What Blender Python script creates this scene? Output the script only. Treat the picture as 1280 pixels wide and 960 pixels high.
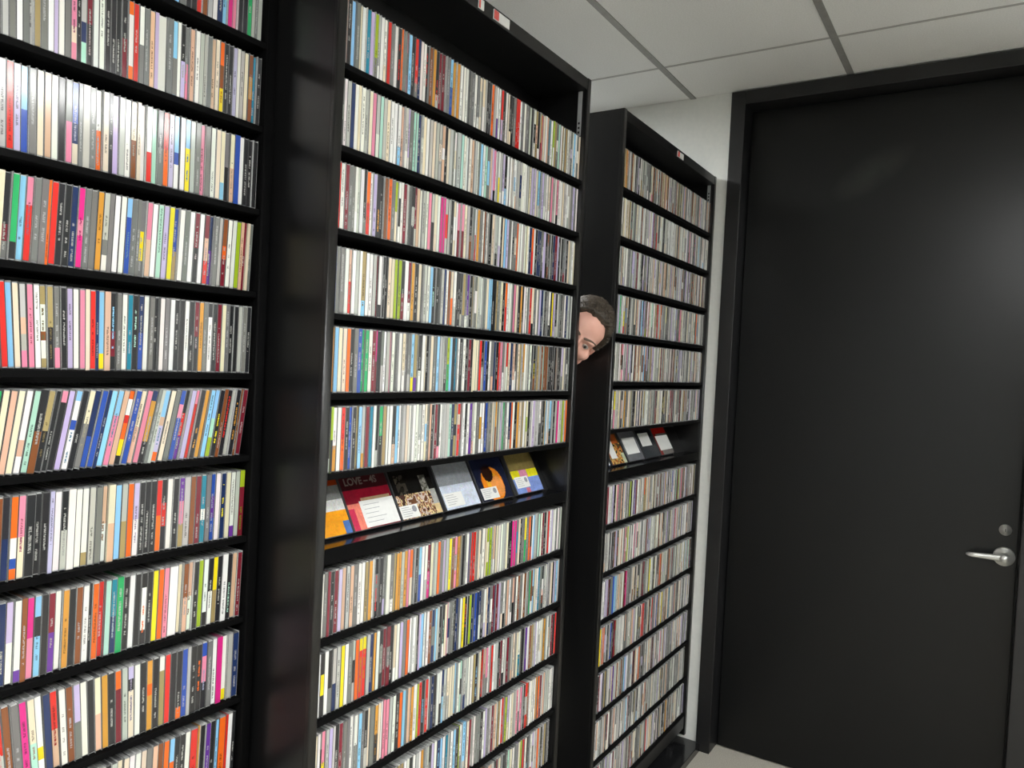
import bpy, bmesh, math, random
from mathutils import Vector, Matrix, noise

for o in list(bpy.data.objects):
    bpy.data.objects.remove(o, do_unlink=True)
SC = bpy.context.scene
COL = SC.collection

# ------------------------------------------------------------------ camera
F_PX, YAW, PITCH, ROLL = 941.66, math.radians(32.494), math.radians(-1.561), math.radians(2.788)
CAM = Vector((-0.985, -1.0288, 1.5682))
FWD = Vector((math.cos(YAW)*math.cos(PITCH), math.sin(YAW)*math.cos(PITCH), math.sin(PITCH)))
_rt = Vector((math.sin(YAW), -math.cos(YAW), 0)); _up = _rt.cross(FWD)
RIGHT = math.cos(ROLL)*_rt + math.sin(ROLL)*_up
UP = -math.sin(ROLL)*_rt + math.cos(ROLL)*_up
cd = bpy.data.cameras.new('camera'); cam = bpy.data.objects.new('camera', cd); COL.objects.link(cam)
cd.sensor_width = 36.0; cd.lens = F_PX/1280*36.0; cd.clip_start = 0.02
cam.matrix_world = Matrix(((RIGHT.x, UP.x, -FWD.x, CAM.x), (RIGHT.y, UP.y, -FWD.y, CAM.y),
                           (RIGHT.z, UP.z, -FWD.z, CAM.z), (0, 0, 0, 1)))
SC.camera = cam
def project(p):
    v = Vector(p) - CAM; z = v.dot(FWD)
    return 640 + F_PX*v.dot(RIGHT)/z, 480 - F_PX*v.dot(UP)/z, z

# ------------------------------------------------------------------ world, exposure, lamp strength
w = bpy.data.worlds.new('world'); SC.world = w; w.use_nodes = True
w.node_tree.nodes['Background'].inputs[0].default_value = (0.9, 0.95, 1, 1)
w.node_tree.nodes['Background'].inputs[1].default_value = 0.02
SC.view_settings.view_transform = 'Standard'; SC.view_settings.look = 'None'
SC.view_settings.gamma = 1.0; SC.view_settings.use_curve_mapping = False
SC.view_settings.exposure = -0.02
LAMP, LAMP_AISLE = 25.0, 31.0   # radiance of the ceiling troffers: outer row, row over the aisle

# ------------------------------------------------------------------ materials
def s2l(c):
    return c/12.92 if c <= 0.04045 else ((c+0.055)/1.055)**2.4
def hexc(h):
    h = h.lstrip('#'); return tuple(s2l(int(h[i:i+2], 16)/255) for i in (0, 2, 4))
def mat(name, col=(.5, .5, .5), rough=.5, metal=0.0, spec=.5, coat=0.0):
    m = bpy.data.materials.new(name); m.use_nodes = True
    b = m.node_tree.nodes['Principled BSDF']
    b.inputs['Base Color'].default_value = (*col, 1); b.inputs['Roughness'].default_value = rough
    b.inputs['Metallic'].default_value = metal; b.inputs['Specular IOR Level'].default_value = spec
    b.inputs['Coat Weight'].default_value = coat
    return m, m.node_tree.nodes, m.node_tree.links, b
def mottled(name, c1, c2, scale, rough, bump=0.0, stretch=(1, 1, 1), spec=.5, detail=4, coat=0.0, bdist=.002):
    m, N, L, b = mat(name, c1, rough, spec=spec, coat=coat)
    tc = N.new('ShaderNodeTexCoord'); mp = N.new('ShaderNodeMapping'); mp.inputs['Scale'].default_value = stretch
    nz = N.new('ShaderNodeTexNoise'); nz.inputs['Scale'].default_value = scale; nz.inputs['Detail'].default_value = detail
    L.new(tc.outputs['Object'], mp.inputs[0]); L.new(mp.outputs[0], nz.inputs['Vector'])
    rp = N.new('ShaderNodeValToRGB'); rp.color_ramp.elements[0].color = (*c1, 1); rp.color_ramp.elements[1].color = (*c2, 1)
    rp.color_ramp.elements[0].position = .3; rp.color_ramp.elements[1].position = .7
    L.new(nz.outputs['Fac'], rp.inputs[0]); L.new(rp.outputs[0], b.inputs['Base Color'])
    if bump:
        bp = N.new('ShaderNodeBump'); bp.inputs['Strength'].default_value = bump; bp.inputs['Distance'].default_value = bdist
        L.new(nz.outputs['Fac'], bp.inputs['Height']); L.new(bp.outputs[0], b.inputs['Normal'])
    return m
M = {}
M['laminate'] = mottled('black_laminate', (.0045, .0045, .005), (.007, .007, .0072), 30, .32, .03, (1, 1, .06))
M['shelf'] = mottled('shelf_black', (.0025, .0025, .0028), (.004, .004, .0042), 30, .6, .03, spec=.06)
M['dark_wall'] = mottled('charcoal_wall_paint', (.030, .030, .032), (.038, .038, .04), 40, .7, spec=.2)
M['edge'] = mottled('black_edge_band', (.0035, .0035, .0038), (.005, .005, .0053), 30, .33, spec=.65)
M['far_wall'] = mottled('far_wall_paint', (.20, .20, .20), (.24, .24, .24), 40, .6)
M['track'] = mottled('track_gloss_black', (.010, .010, .011), (.016, .016, .017), 12, .16)
M['wall'] = mottled('wall_paint', (.80, .815, .79), (.84, .85, .82), 60, .6, .05, spec=.3)
M['tile'] = mottled('ceiling_tile', (.78, .785, .775), (.88, .885, .875), 220, .9, .25, spec=.1)
M['tbar'] = mottled('grid_bar_paint', (.26, .26, .25), (.30, .30, .29), 40, .6)
M['tbar_light'] = mottled('cross_bar_paint', (.42, .42, .41), (.46, .46, .45), 40, .6)
M['carpet'] = mottled('carpet', (.36, .34, .29), (.52, .49, .43), 260, .95, .6, spec=.1)
M['frame_paint'] = mottled('door_frame_paint', (.007, .007, .008), (.010, .010, .011), 25, .42)
M['steel'] = mottled('satin_steel', (.62, .62, .60), (.70, .70, .68), 40, .38)
M['steel'].node_tree.nodes['Principled BSDF'].inputs['Metallic'].default_value = .75
M['strip'] = mottled('shelf_strip_steel', (.34, .35, .36), (.40, .41, .42), 40, .4)
M['slot'] = mottled('slot_black', (.008, .008, .008), (.012, .012, .012), 40, .6)
M['paper'] = mottled('note_paper', (.80, .80, .78), (.85, .85, .83), 90, .7)
M['ink'] = mottled('printed_ink', (.26, .26, .29), (.34, .34, .38), 90, .7)
M['red_ink'] = mottled('red_print', (.70, .10, .09), (.78, .14, .12), 90, .6)
M['lamp_frame'] = mottled('lamp_frame_white', (.72, .72, .70), (.76, .76, .74), 40, .4)
M['skin'] = mottled('skin', (.70, .37, .29), (.76, .44, .36), 22, .45, .12, spec=.4)
M['skin'].node_tree.nodes['Principled BSDF'].inputs['Subsurface Weight'].default_value = .08
M['skin'].node_tree.nodes['Principled BSDF'].inputs['Subsurface Radius'].default_value = (.01, .004, .002)
M['lips'] = mottled('lips', (.42, .15, .13), (.5, .2, .17), 60, .4)
M['hair'] = mottled('short_hair', (.018, .013, .009), (.075, .056, .038), 130, .55, .5, (1, 1, 2.5))
M['brow'] = mottled('eyebrow_hair', (.10, .065, .045), (.16, .11, .08), 130, .7)
M['eye_white'] = mottled('eye_white', (.36, .32, .30), (.42, .38, .36), 40, .15)
M['iris'] = mottled('iris', (.03, .025, .02), (.06, .05, .04), 90, .1)
M['shirt'] = mottled('black_shirt', (.010, .010, .011), (.017, .017, .019), 150, .9, .3)
M['trousers'] = mottled('dark_trousers', (.014, .016, .024), (.022, .025, .036), 180, .9, .3)
M['shoe'] = mottled('black_shoe', (.010, .009, .009), (.018, .016, .015), 40, .35)
# the door: satin black paint with a faint paler diagonal streak in its colour
m, N, L, b = mat('door_paint', (.006, .006, .006), .31, spec=.34)
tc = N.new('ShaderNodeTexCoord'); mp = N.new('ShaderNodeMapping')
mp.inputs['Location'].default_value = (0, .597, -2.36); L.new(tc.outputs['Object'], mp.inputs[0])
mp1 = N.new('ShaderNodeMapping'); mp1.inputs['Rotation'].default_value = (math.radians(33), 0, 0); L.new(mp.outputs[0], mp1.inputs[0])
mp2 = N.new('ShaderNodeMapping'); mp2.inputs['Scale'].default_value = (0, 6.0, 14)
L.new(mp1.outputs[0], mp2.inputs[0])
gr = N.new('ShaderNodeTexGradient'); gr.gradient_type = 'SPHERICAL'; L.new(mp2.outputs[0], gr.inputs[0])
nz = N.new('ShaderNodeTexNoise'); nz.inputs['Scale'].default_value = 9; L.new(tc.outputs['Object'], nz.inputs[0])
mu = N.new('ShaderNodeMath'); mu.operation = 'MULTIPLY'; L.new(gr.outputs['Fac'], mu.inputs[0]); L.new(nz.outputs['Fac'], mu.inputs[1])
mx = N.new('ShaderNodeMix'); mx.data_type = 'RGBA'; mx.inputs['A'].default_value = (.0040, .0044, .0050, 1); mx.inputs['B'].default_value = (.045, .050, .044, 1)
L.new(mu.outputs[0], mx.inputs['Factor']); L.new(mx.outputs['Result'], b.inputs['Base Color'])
wv = N.new('ShaderNodeTexNoise'); wv.inputs['Scale'].default_value = 90; L.new(tc.outputs['Object'], wv.inputs[0])
bp = N.new('ShaderNodeBump'); bp.inputs['Strength'].default_value = .12; bp.inputs['Distance'].default_value = .001
L.new(wv.outputs['Fac'], bp.inputs['Height']); L.new(bp.outputs[0], b.inputs['Normal'])
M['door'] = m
# the lamp diffuser
m, N, L, b = mat('lamp_diffuser', (.8, .8, .8), .5)
b.inputs['Emission Color'].default_value = (.985, 1.0, .985, 1); b.inputs['Emission Strength'].default_value = LAMP
M['diffuser'] = m
M['diffuser_aisle'] = m.copy(); M['diffuser_aisle'].node_tree.nodes['Principled BSDF'].inputs['Emission Strength'].default_value = LAMP_AISLE
# case plastic: colour from the attribute "Col"
m, N, L, b = mat('case_plastic', (.3, .3, .3), .22)
at = N.new('ShaderNodeAttribute'); at.attribute_name = 'Col'
nz = N.new('ShaderNodeTexNoise'); nz.inputs['Scale'].default_value = 400
tc = N.new('ShaderNodeTexCoord'); L.new(tc.outputs['Object'], nz.inputs[0])
mr = N.new('ShaderNodeMapRange'); mr.inputs['To Min'].default_value = .75; mr.inputs['To Max'].default_value = 1.25; L.new(nz.outputs['Fac'], mr.inputs[0])
vm = N.new('ShaderNodeVectorMath'); vm.operation = 'SCALE'; L.new(at.outputs['Color'], vm.inputs[0]); L.new(mr.outputs[0], vm.inputs['Scale'])
L.new(vm.outputs[0], b.inputs['Base Color'])
M['case'] = m
# printed spine card behind glossy plastic: colour "Col", title ink "Ink", title extent "Txt" (start, end, seed)
m, N, L, b = mat('spine_print', (.5, .5, .5), .11, spec=.72)
at = N.new('ShaderNodeAttribute'); at.attribute_name = 'Col'
ai = N.new('ShaderNodeAttribute'); ai.attribute_name = 'Ink'
ax = N.new('ShaderNodeAttribute'); ax.attribute_name = 'Txt'
uv = N.new('ShaderNodeUVMap'); uv.uv_map = 'uv'
sx = N.new('ShaderNodeSeparateXYZ'); L.new(uv.outputs[0], sx.inputs[0])
st = N.new('ShaderNodeSeparateXYZ'); L.new(ax.outputs['Vector'], st.inputs[0])
def mth(op, a, bb, c=None):
    n = N.new('ShaderNodeMath'); n.operation = op
    for i, q in enumerate((a, bb, c)):
        if q is None: continue
        if isinstance(q, (int, float)): n.inputs[i].default_value = q
        else: L.new(q, n.inputs[i])
    return n.outputs[0]
cu = mth('MULTIPLY_ADD', sx.outputs[0], 2.2, mth('MULTIPLY', st.outputs[2], 31.0))
cv = mth('MULTIPLY_ADD', sx.outputs[1], 84.0, mth('MULTIPLY', st.outputs[2], 57.0))
cb = N.new('ShaderNodeCombineXYZ'); L.new(cu, cb.inputs[0]); L.new(cv, cb.inputs[1])
ng = N.new('ShaderNodeTexNoise'); ng.inputs['Scale'].default_value = 1.0; ng.inputs['Detail'].default_value = 1.0; L.new(cb.outputs[0], ng.inputs['Vector'])
glyph = mth('GREATER_THAN', ng.outputs['Fac'], .46)
cw = mth('MULTIPLY_ADD', sx.outputs[1], 9.0, mth('MULTIPLY', st.outputs[2], 17.0))
cb2 = N.new('ShaderNodeCombineXYZ'); L.new(cw, cb2.inputs[1]); L.new(st.outputs[2], cb2.inputs[0])
nw = N.new('ShaderNodeTexNoise'); nw.inputs['Scale'].default_value = 1.0; nw.inputs['Detail'].default_value = 0; L.new(cb2.outputs[0], nw.inputs['Vector'])
word = mth('GREATER_THAN', nw.outputs['Fac'], .40)
band = mth('LESS_THAN', mth('ABSOLUTE', mth('SUBTRACT', sx.outputs[0], .5), 0), .19)
ext = mth('MULTIPLY', mth('GREATER_THAN', sx.outputs[1], st.outputs[0]), mth('LESS_THAN', sx.outputs[1], st.outputs[1]))
fac = mth('MULTIPLY', mth('MULTIPLY', glyph, word), mth('MULTIPLY', band, ext))
mx = N.new('ShaderNodeMix'); mx.data_type = 'RGBA'; L.new(fac, mx.inputs['Factor']); L.new(at.outputs['Color'], mx.inputs['A']); L.new(ai.outputs['Color'], mx.inputs['B'])
L.new(mx.outputs['Result'], b.inputs['Base Color'])
M['spine'] = m
# printed cover art: colour per corner, softly mottled
m, N, L, b = mat('cover_print', (.5, .5, .5), .22)
at = N.new('ShaderNodeAttribute'); at.attribute_name = 'Col'
tc = N.new('ShaderNodeTexCoord'); nz = N.new('ShaderNodeTexNoise'); nz.inputs['Scale'].default_value = 55; nz.inputs['Detail'].default_value = 5
L.new(tc.outputs['Object'], nz.inputs[0])
mr = N.new('ShaderNodeMapRange'); mr.inputs['From Min'].default_value = .3; mr.inputs['From Max'].default_value = .7; mr.inputs['To Min'].default_value = .86; mr.inputs['To Max'].default_value = 1.12; L.new(nz.outputs['Fac'], mr.inputs[0])
vm = N.new('ShaderNodeVectorMath'); vm.operation = 'SCALE'; L.new(at.outputs['Color'], vm.inputs[0]); L.new(mr.outputs[0], vm.inputs['Scale'])
L.new(vm.outputs[0], b.inputs['Base Color'])
M['cover'] = m

# ------------------------------------------------------------------ mesh helpers
class MB:
    """collects faces with a colour, ink and title extent per face"""
    def __init__(s):
        s.v = []; s.f = []; s.c = []; s.k = []; s.t = []; s.uv = []; s.mi = []
    def quad(s, pts, col=(.5, .5, .5), ink=(0, 0, 0), txt=(2, 2, 0), uv=None, mi=0):
        n = len(s.v); s.v.extend([tuple(p) for p in pts]); s.f.append(tuple(range(n, n+len(pts))))
        s.c.append(col); s.k.append(ink); s.t.append(txt); s.uv.append(uv or [(0, 0)]*len(pts)); s.mi.append(mi)
    def box(s, lo, hi, col=(.5, .5, .5), X=None, mi=0, front=None):
        x0, y0, z0 = lo; x1, y1, z1 = hi
        P = [Vector(p) for p in ((x0,y0,z0),(x1,y0,z0),(x1,y1,z0),(x0,y1,z0),(x0,y0,z1),(x1,y0,z1),(x1,y1,z1),(x0,y1,z1))]
        if X is not None: P = [X @ p for p in P]
        n = len(s.v); s.v.extend([tuple(p) for p in P])
        for q, f in enumerate(((0,3,2,1),(4,5,6,7),(0,1,5,4),(1,2,6,5),(2,3,7,6),(3,0,4,7))):
            s.f.append(tuple(n+i for i in f)); s.c.append(front if front and q == 2 else col); s.k.append((0,0,0)); s.t.append((2,2,0)); s.uv.append([(0,0)]*4); s.mi.append(mi)
    def mesh(s, name, mats, attrs=True):
        me = bpy.data.meshes.new(name); me.from_pydata(s.v, [], s.f)
        for m_ in (mats if isinstance(mats, (list, tuple)) else [mats]): me.materials.append(m_)
        me.polygons.foreach_set('material_index', s.mi)
        if attrs:
            C = []; K = []; T = []; U = []
            for f, c, k, t, u in zip(s.f, s.c, s.k, s.t, s.uv):
                for j in range(len(f)):
                    C.extend((*c, 1)); K.extend((*k, 1)); T.extend(t); U.extend(u[j])
            a = me.attributes.new('Col', 'FLOAT_COLOR', 'CORNER'); a.data.foreach_set('color', C)
            a = me.attributes.new('Ink', 'FLOAT_COLOR', 'CORNER'); a.data.foreach_set('color', K)
            a = me.attributes.new('Txt', 'FLOAT_VECTOR', 'CORNER'); a.data.foreach_set('vector', T)
            l = me.uv_layers.new(name='uv'); l.data.foreach_set('uv', U)
        me.update(); return me
def link(name, me, parent=None, loc=None):
    o = bpy.data.objects.new(name, me); COL.objects.link(o)
    if parent: o.parent = parent
    if loc is not None: o.location = loc
    return o
def empty(name, loc=(0, 0, 0)):
    o = bpy.data.objects.new(name, None); o.empty_display_size = .1; COL.objects.link(o); o.location = loc; return o
def tag(o, label, cat, group=None):
    o['label'] = label; o['category'] = cat
    if group: o['group'] = group
    return o
def structure(o, label=None):
    o['kind'] = 'structure'
    if label: o['label'] = label
    return o
def box_mesh(name, lo, hi, m, bevel=0.0, seg=2):
    bm = bmesh.new(); bmesh.ops.create_cube(bm, size=1)
    for v in bm.verts:
        v.co = Vector([lo[i] + (v.co[i]+.5)*(hi[i]-lo[i]) for i in range(3)])
    if bevel: bmesh.ops.bevel(bm, geom=bm.edges[:], offset=bevel, segments=seg, affect='EDGES', profile=.6)
    me = bpy.data.meshes.new(name); bm.to_mesh(me); bm.free(); me.materials.append(m); return me
def box(name, lo, hi, m, parent=None, bevel=0.0, seg=2):
    """box given in the parent's coordinates"""
    return link(name, box_mesh(name, lo, hi, m, bevel, seg), parent)

# ------------------------------------------------------------------ room
XW, ZC = 2.086, 2.715               # door wall, ceiling height
X0, Y0, Y1 = -4.2, -3.8, 2.3
structure(box('floor', (X0-.1, Y0-.1, -.1), (XW+.5, Y1+.1, 0), M['carpet']), 'pale beige carpet floor')
DL, DR, DT = -.130, -1.138, 2.655  # door opening
mb = MB()
mb.box((XW, -.10, 0), (XW+.12, Y1, ZC+.05)); mb.box((XW, -1.17, DT+.03), (XW+.12, -.10, ZC+.05)); mb.box((XW, Y0, 0), (XW+.12, -1.17, ZC+.05))
structure(link('wall_right', mb.mesh('wall_right', M['wall'], False)), 'white painted wall around the black door')
structure(box('wall_left', (X0-.1, Y0, 0), (X0, Y1, ZC+.05), M['wall']))
structure(box('wall_back', (X0-.1, Y1, 0), (XW+.12, Y1+.1, ZC+.05), M['dark_wall']))
structure(box('wall_front', (X0-.1, Y0-.1, 0), (XW+.12, Y0, ZC+.05), M['far_wall']))
# ceiling: slab, tiles of 0.61 x 1.22 m lying in a grid of bars
ceil = structure(box('ceiling', (X0-.1, Y0-.1, ZC+.06), (XW+.12, Y1+.1, ZC+.12), M['tile']), 'suspended ceiling of pale grey tiles')
gy = [.094 + .61*k for k in range(-7, 5)]; gx = [1.725 - 1.22*k for k in range(0, 6)]
ys = [Y0] + [y for y in sorted(gy) if Y0+.05 < y < Y1-.05] + [Y1]
xs = [X0] + [x for x in sorted(gx) if X0+.05 < x < XW-.05] + [XW]
LIGHTS = [(.505, -2.346), (-.715, -2.346), (-1.935, -1.126), (-3.155, -1.126), (.505, 1.314)]     # left edge, far edge of each troffer; last added, unseen, brightens wall and ceiling
def is_light(x, y): return any(abs(x-a) < .02 and abs(y-(b_-.61)) < .02 for a, b_ in LIGHTS)
tilecache = {}
for i in range(len(xs)-1):
    for j in range(len(ys)-1):
        if is_light(xs[i], ys[j]): continue
        dx, dy = xs[i+1]-xs[i]-.006, ys[j+1]-ys[j]-.006
        key = (round(dx, 3), round(dy, 3))
        if key not in tilecache: tilecache[key] = box_mesh('ceiling_tile', (0, 0, 0), (dx, dy, .018), M['tile'])
        link('ceiling_tile', tilecache[key], ceil, (xs[i]+.003, ys[j]+.003, ZC))
for y in ys[1:-1]: box('grid_bar', (X0, y-.012, ZC-.003), (XW, y+.012, ZC+.03), M['tbar'], ceil)
for i, x in enumerate(xs[1:-1]):
    for j in range(len(ys)-1):
        a = ys[j] + (.012 if j else 0); b_ = ys[j+1] - (.012 if j < len(ys)-2 else 0)
        box('cross_bar', (x-.006, a, ZC-.0015), (x+.006, b_, ZC+.03), M['tbar_light'], ceil)
for n, (lx, ly) in enumerate(LIGHTS):
    t = tag(empty('ceiling_light', (lx, ly-.61, ZC)), ['recessed ceiling light panel in the far row, nearest the black door', 'recessed ceiling light panel in the far row, second from the black door', 'recessed ceiling light panel in the row over the aisle, nearer the door', 'recessed ceiling light panel in the row over the aisle, farther from the door', 'added unseen ceiling light panel behind the shelving units, brightening the wall'][n], 'ceiling light', 'ceiling light panels')
    mb = MB()
    for lo, hi in (((.008, .014, -.002), (1.212, .045, .05)), ((.008, .565, -.002), (1.212, .596, .05)), ((.008, .045, -.002), (.04, .565, .05)), ((1.18, .045, -.002), (1.212, .565, .05))): mb.box(lo, hi)
    link('frame', mb.mesh('frame', M['lamp_frame'], False), t)
    box('diffuser', (.04, .045, .004), (1.18, .565, .012), M['diffuser_aisle' if ly == -1.126 else 'diffuser'], t).location.z = .034

# door
door = structure(empty('door_1', (2.165, DL, 0)), 'tall black door with a satin lever handle')
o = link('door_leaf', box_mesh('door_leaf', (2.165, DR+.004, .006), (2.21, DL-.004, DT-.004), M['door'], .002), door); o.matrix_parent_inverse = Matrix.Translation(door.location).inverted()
def dpart(name, me, parent=door):
    o = link(name, me, parent); o.matrix_parent_inverse = Matrix.Translation(door.location).inverted(); return o
dpart('frame_jamb', box_mesh('frame_jamb', (2.07, DL, 0), (2.24, -.072, DT+.055), M['frame_paint'], .003))
dpart('frame_jamb', box_mesh('frame_jamb', (2.07, DR-.058, 0), (2.24, DR, DT+.055), M['frame_paint'], .003))
dpart('frame_head', box_mesh('frame_head', (2.0705, DR, DT), (2.24, DL, DT+.0545), M['frame_paint'], .003))
def lathe(prof, axis='x', n=28):
    """profile of (radius, offset along axis)"""
    bm = bmesh.new(); rings = []
    for r, h in prof:
        ring = []
        for k in range(n):
            a = 2*math.pi*k/n
            ring.append(bm.verts.new((h, r*math.cos(a), r*math.sin(a))))
        rings.append(ring)
    for a, b_ in zip(rings, rings[1:]):
        for k in range(n): bm.faces.new((a[k], a[(k+1) % n], b_[(k+1) % n], b_[k]))
    bm.faces.new(rings[0][::-1]); bm.faces.new(rings[-1]); bmesh.ops.recalc_face_normals(bm, faces=bm.faces[:])
    return bm
def bm_mesh(name, bm, m, smooth=True):
    me = bpy.data.meshes.new(name); bm.to_mesh(me); bm.free(); me.materials.append(m)
    if smooth:
        me.polygons.foreach_set('use_smooth', [True]*len(me.polygons))
    return me
HY, HZ = -1.096, .978
h = dpart('lever_handle', bm_mesh('lever_handle', lathe([(.0335, 2.1649), (.0335, 2.159), (.031, 2.1555), (.016, 2.1555), (.0135, 2.150), (.0135, 2.110), (.0125, 2.106)]), M['steel']))
for v in h.data.vertices: v.co.y += HY; v.co.z += HZ
bm = bmesh.new()   # the lever: a tapering bar swept away from the hub, its tip turned a little to the door
rings = []
for k in range(15):
    s = k/14.0
    y = HY - .014 + .128*s; x = 2.118 + .004*math.sin(s*3.1) + .010*max(0, s-.85)/.15
    hh = .0125*(1-.42*s)*(1 if s < .93 else 1-((s-.93)/.07)**2*.6); hw = .0085*(1-.3*s)
    z = HZ - .004*s + .001
    rings.append([bm.verts.new((x+hw*math.cos(a), y, z+hh*math.sin(a))) for a in [2*math.pi*q/14 for q in range(14)]])
for a, b_ in zip(rings, rings[1:]):
    for k in range(14): bm.faces.new((a[k], a[(k+1) % 14], b_[(k+1) % 14], b_[k]))
bm.faces.new(rings[0]); bm.faces.new(rings[-1][::-1]); bmesh.ops.recalc_face_normals(bm, faces=bm.faces[:])
o = link('lever', bm_mesh('lever', bm, M['steel']), h)
d_ = dpart('deadbolt', bm_mesh('deadbolt', lathe([(.0195, 2.1649), (.0195, 2.160), (.017, 2.1555), (.010, 2.154), (.010, 2.1525)]), M['steel']))
for v in d_.data.vertices: v.co.y += -1.095; v.co.z += 1.071
o = link('keyhole', box_mesh('keyhole', (2.1518, -1.0965, 1.066), (2.1527, -1.0935, 1.076), M['slot']), d_)
dpart('hinge_gap_strip', box_mesh('hinge_gap_strip', (2.168, DR+.0005, .01), (2.20, DR+.0035, DT-.01), M['slot']))

# ------------------------------------------------------------------ shelving units
P = .153                           # shelf pitch
CD_H, CD_D = .125, .142
SH = .011                          # shelf thickness
# name: inner left x, inner right x, disc front plane y, shelf top heights, unit top, display level
ZL2 = [2.0998, 1.9515, 1.7995, 1.6445, 1.4965, 1.3470, None, 1.0358, .8835, .7290, .5690, .4140, .262, .149]
UN = [
    dict(x0=-.960, x1=-.0557, y=.1444, z=[2.1373-P*i for i in range(14)], top=2.385, disp=None),
    dict(x0=0.0, x1=.9376, y=0.0, z=ZL2[:12] + [.262], top=2.390, disp=6),
    dict(x0=1.1781, x1=2.0534, y=-.0159, z=[2.1382-P*i for i in range(6)]+[None]+[2.1365-P*i for i in range(7, 14)], top=2.372, disp=6),
]
PT = .022                          # side panel thickness
LED = 1.205
def sheet_label(parent, x, y, z, wdt, hgt):
    lab = box('shelf_sign', (x, y-.0025, z), (x+wdt, y, z+hgt), M['paper'], parent); lab['label'] = 'small white label with a red end'
    box('red_tab', (x+.0005, y-.0032, z+.001), (x+wdt*.3, y-.0025, z+hgt-.001), M['red_ink'], lab)
labels_u = ['black shelving unit set back beside the protruding unit, packed with discs',
            'black shelving unit with a display ledge, person peeking from behind its end',
            'black shelving unit with a display ledge, standing next to the door wall']
units = []
for ui, u in enumerate(UN):
    yF = u['y']; pf = yF-.012; back = yF+CD_D+.012
    r = tag(empty('shelving_unit', ((u['x0']+u['x1'])/2, back, .03)), labels_u[ui], 'shelving', 'black shelving units')
    inv = Matrix.Translation(r.location).inverted()
    def up(name, lo, hi, m, bevel=.0015, parent=None, seg=2):
        o = link(name, box_mesh(name, lo, hi, m, bevel, seg), parent or r)
        if not parent: o.matrix_parent_inverse = inv
        return o
    top = u['top']
    pt = PT
    sgp = lambda q: math.copysign(abs(q)**.3, q)
    for xa in (u['x0']-pt, u['x1']):
        sp = up('side_panel', (xa, pf+.011, .055), (xa+pt, back+.008, top), M['laminate'] if ui else M['shelf'], .001)
        bmn = bmesh.new(); rg = []          # rounded edge band along the front of the panel
        for zz in (.055, top):
            rg.append([bmn.verts.new((xa+pt/2-pt/2*sgp(math.cos(math.pi*k/12)), pf+.0109-.011*sgp(math.sin(math.pi*k/12)), zz)) for k in range(13)])
        for k in range(12): bmn.faces.new((rg[0][k], rg[0][k+1], rg[1][k+1], rg[1][k]))
        bmn.faces.new((rg[0][12], rg[0][0], rg[1][0], rg[1][12])); bmn.faces.new(rg[0][::-1]); bmn.faces.new(rg[1]); bmesh.ops.recalc_face_normals(bmn, faces=bmn.faces[:])
        eb = link('edge_band', bm_mesh('edge_band', bmn, M['edge'] if ui else M['shelf'], False), sp)
        for pl in eb.data.polygons: pl.use_smooth = len(pl.vertices) == 4 and abs(pl.normal.y+.0) > .02 and pl.normal.y < .5
    tb = up('top_board', (u['x0']+.0002, pf+.001, top-.034), (u['x1']-.0002, back, top-.0005), M['laminate'], .002)
    up('back_panel', (u['x0'], back, .06), (u['x1'], back+.008, top-.0005), M['laminate'], 0)
    zs = [z for z in u['z'] if z is not None]
    for z in zs:
        up('shelf', (u['x0']+.0005, yF-.007, z-SH), (u['x1']-.0005, back, z), M['shelf'], .001)
    zb = min(zs)-SH
    up('base_board', (u['x0']+.0005, yF-.008, .085), (u['x1']-.0005, yF+.012, zb), M['laminate'], .001)
    for k in range(4):                # castors under the base
        cx = u['x0'] + .05 + (u['x1']-u['x0']-.1)*(k % 2); cy = yF+.03 + .09*(k//2)
        bmw = lathe([(.014, -.008), (.0158, -.006), (.0158, .006), (.014, .008)], n=18)
        me = bm_mesh('castor', bmw, M['slot'])
        for v in me.vertices: v.co = Vector((cx+v.co.x, cy+v.co.y, .0302+.0158+v.co.z))
        o = link('castor', me, r); o.matrix_parent_inverse = inv
        box('castor_fork', (cx-.012, cy-.008, .046), (cx+.012, cy+.008, .086), M['strip'], o)
    up('base_plate', (u['x0']+.0005, yF+.013, .086), (u['x1']-.0005, back, .10), M['laminate'], 0)
    for xi, sgn in ((u['x0'], 1), (u['x1'], -1)):   # slotted metal shelf standards
        lo, hi = (xi, xi+.003) if sgn > 0 else (xi-.003, xi)
        for (ya, yb) in ((yF+.004, yF+.016),):
            stp = up('shelf_standard', (lo+.0002*sgn, ya, max(zs)+CD_H+.004), (hi+.0002*sgn, yb, top-.036), M['strip'], 0)
            xx = hi if sgn > 0 else lo-.0004
            for k in range(3):
                zz = max(zs)+CD_H+.010 + k*.013
                box('slot', (xx+.0001*sgn, ya+.003, zz), (xx+.0004+.0001*sgn, yb-.003, zz+.006), M['slot'], stp)
    if u['disp'] is not None:
        zt = LED if ui == 1 else 2.1375-P*6+.018
        u['led'] = zt
        up('display_ledge', (u['x0']+.0005, yF-.0035, zt-.028), (u['x1']-.0005, yF+.068, zt), M['track'], .001)
        up('display_lip', (u['x0']+.0005, yF-.0075, zt-.028), (u['x1']-.0005, yF-.0040, zt+.002), M['shelf'], .0005)
        mbp = MB()                     # sloping rest board
        za, zb_ = zt+.0004, zt+.116; ya = yF+.043+.0098*math.cos(math.radians(29.5))+.0006; yb = ya+(zb_-za)*math.tan(math.radians(29.5))
        n = Vector((0, -(zb_-za), (yb-ya))).normalized()*-.008
        P4 = [Vector((u['x0']+.001, ya, za)), Vector((u['x1']-.001, ya, za)), Vector((u['x1']-.001, yb, zb_)), Vector((u['x0']+.001, yb, zb_))]
        Q4 = [p + Vector((0, .009, -.005)) for p in P4]
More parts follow.
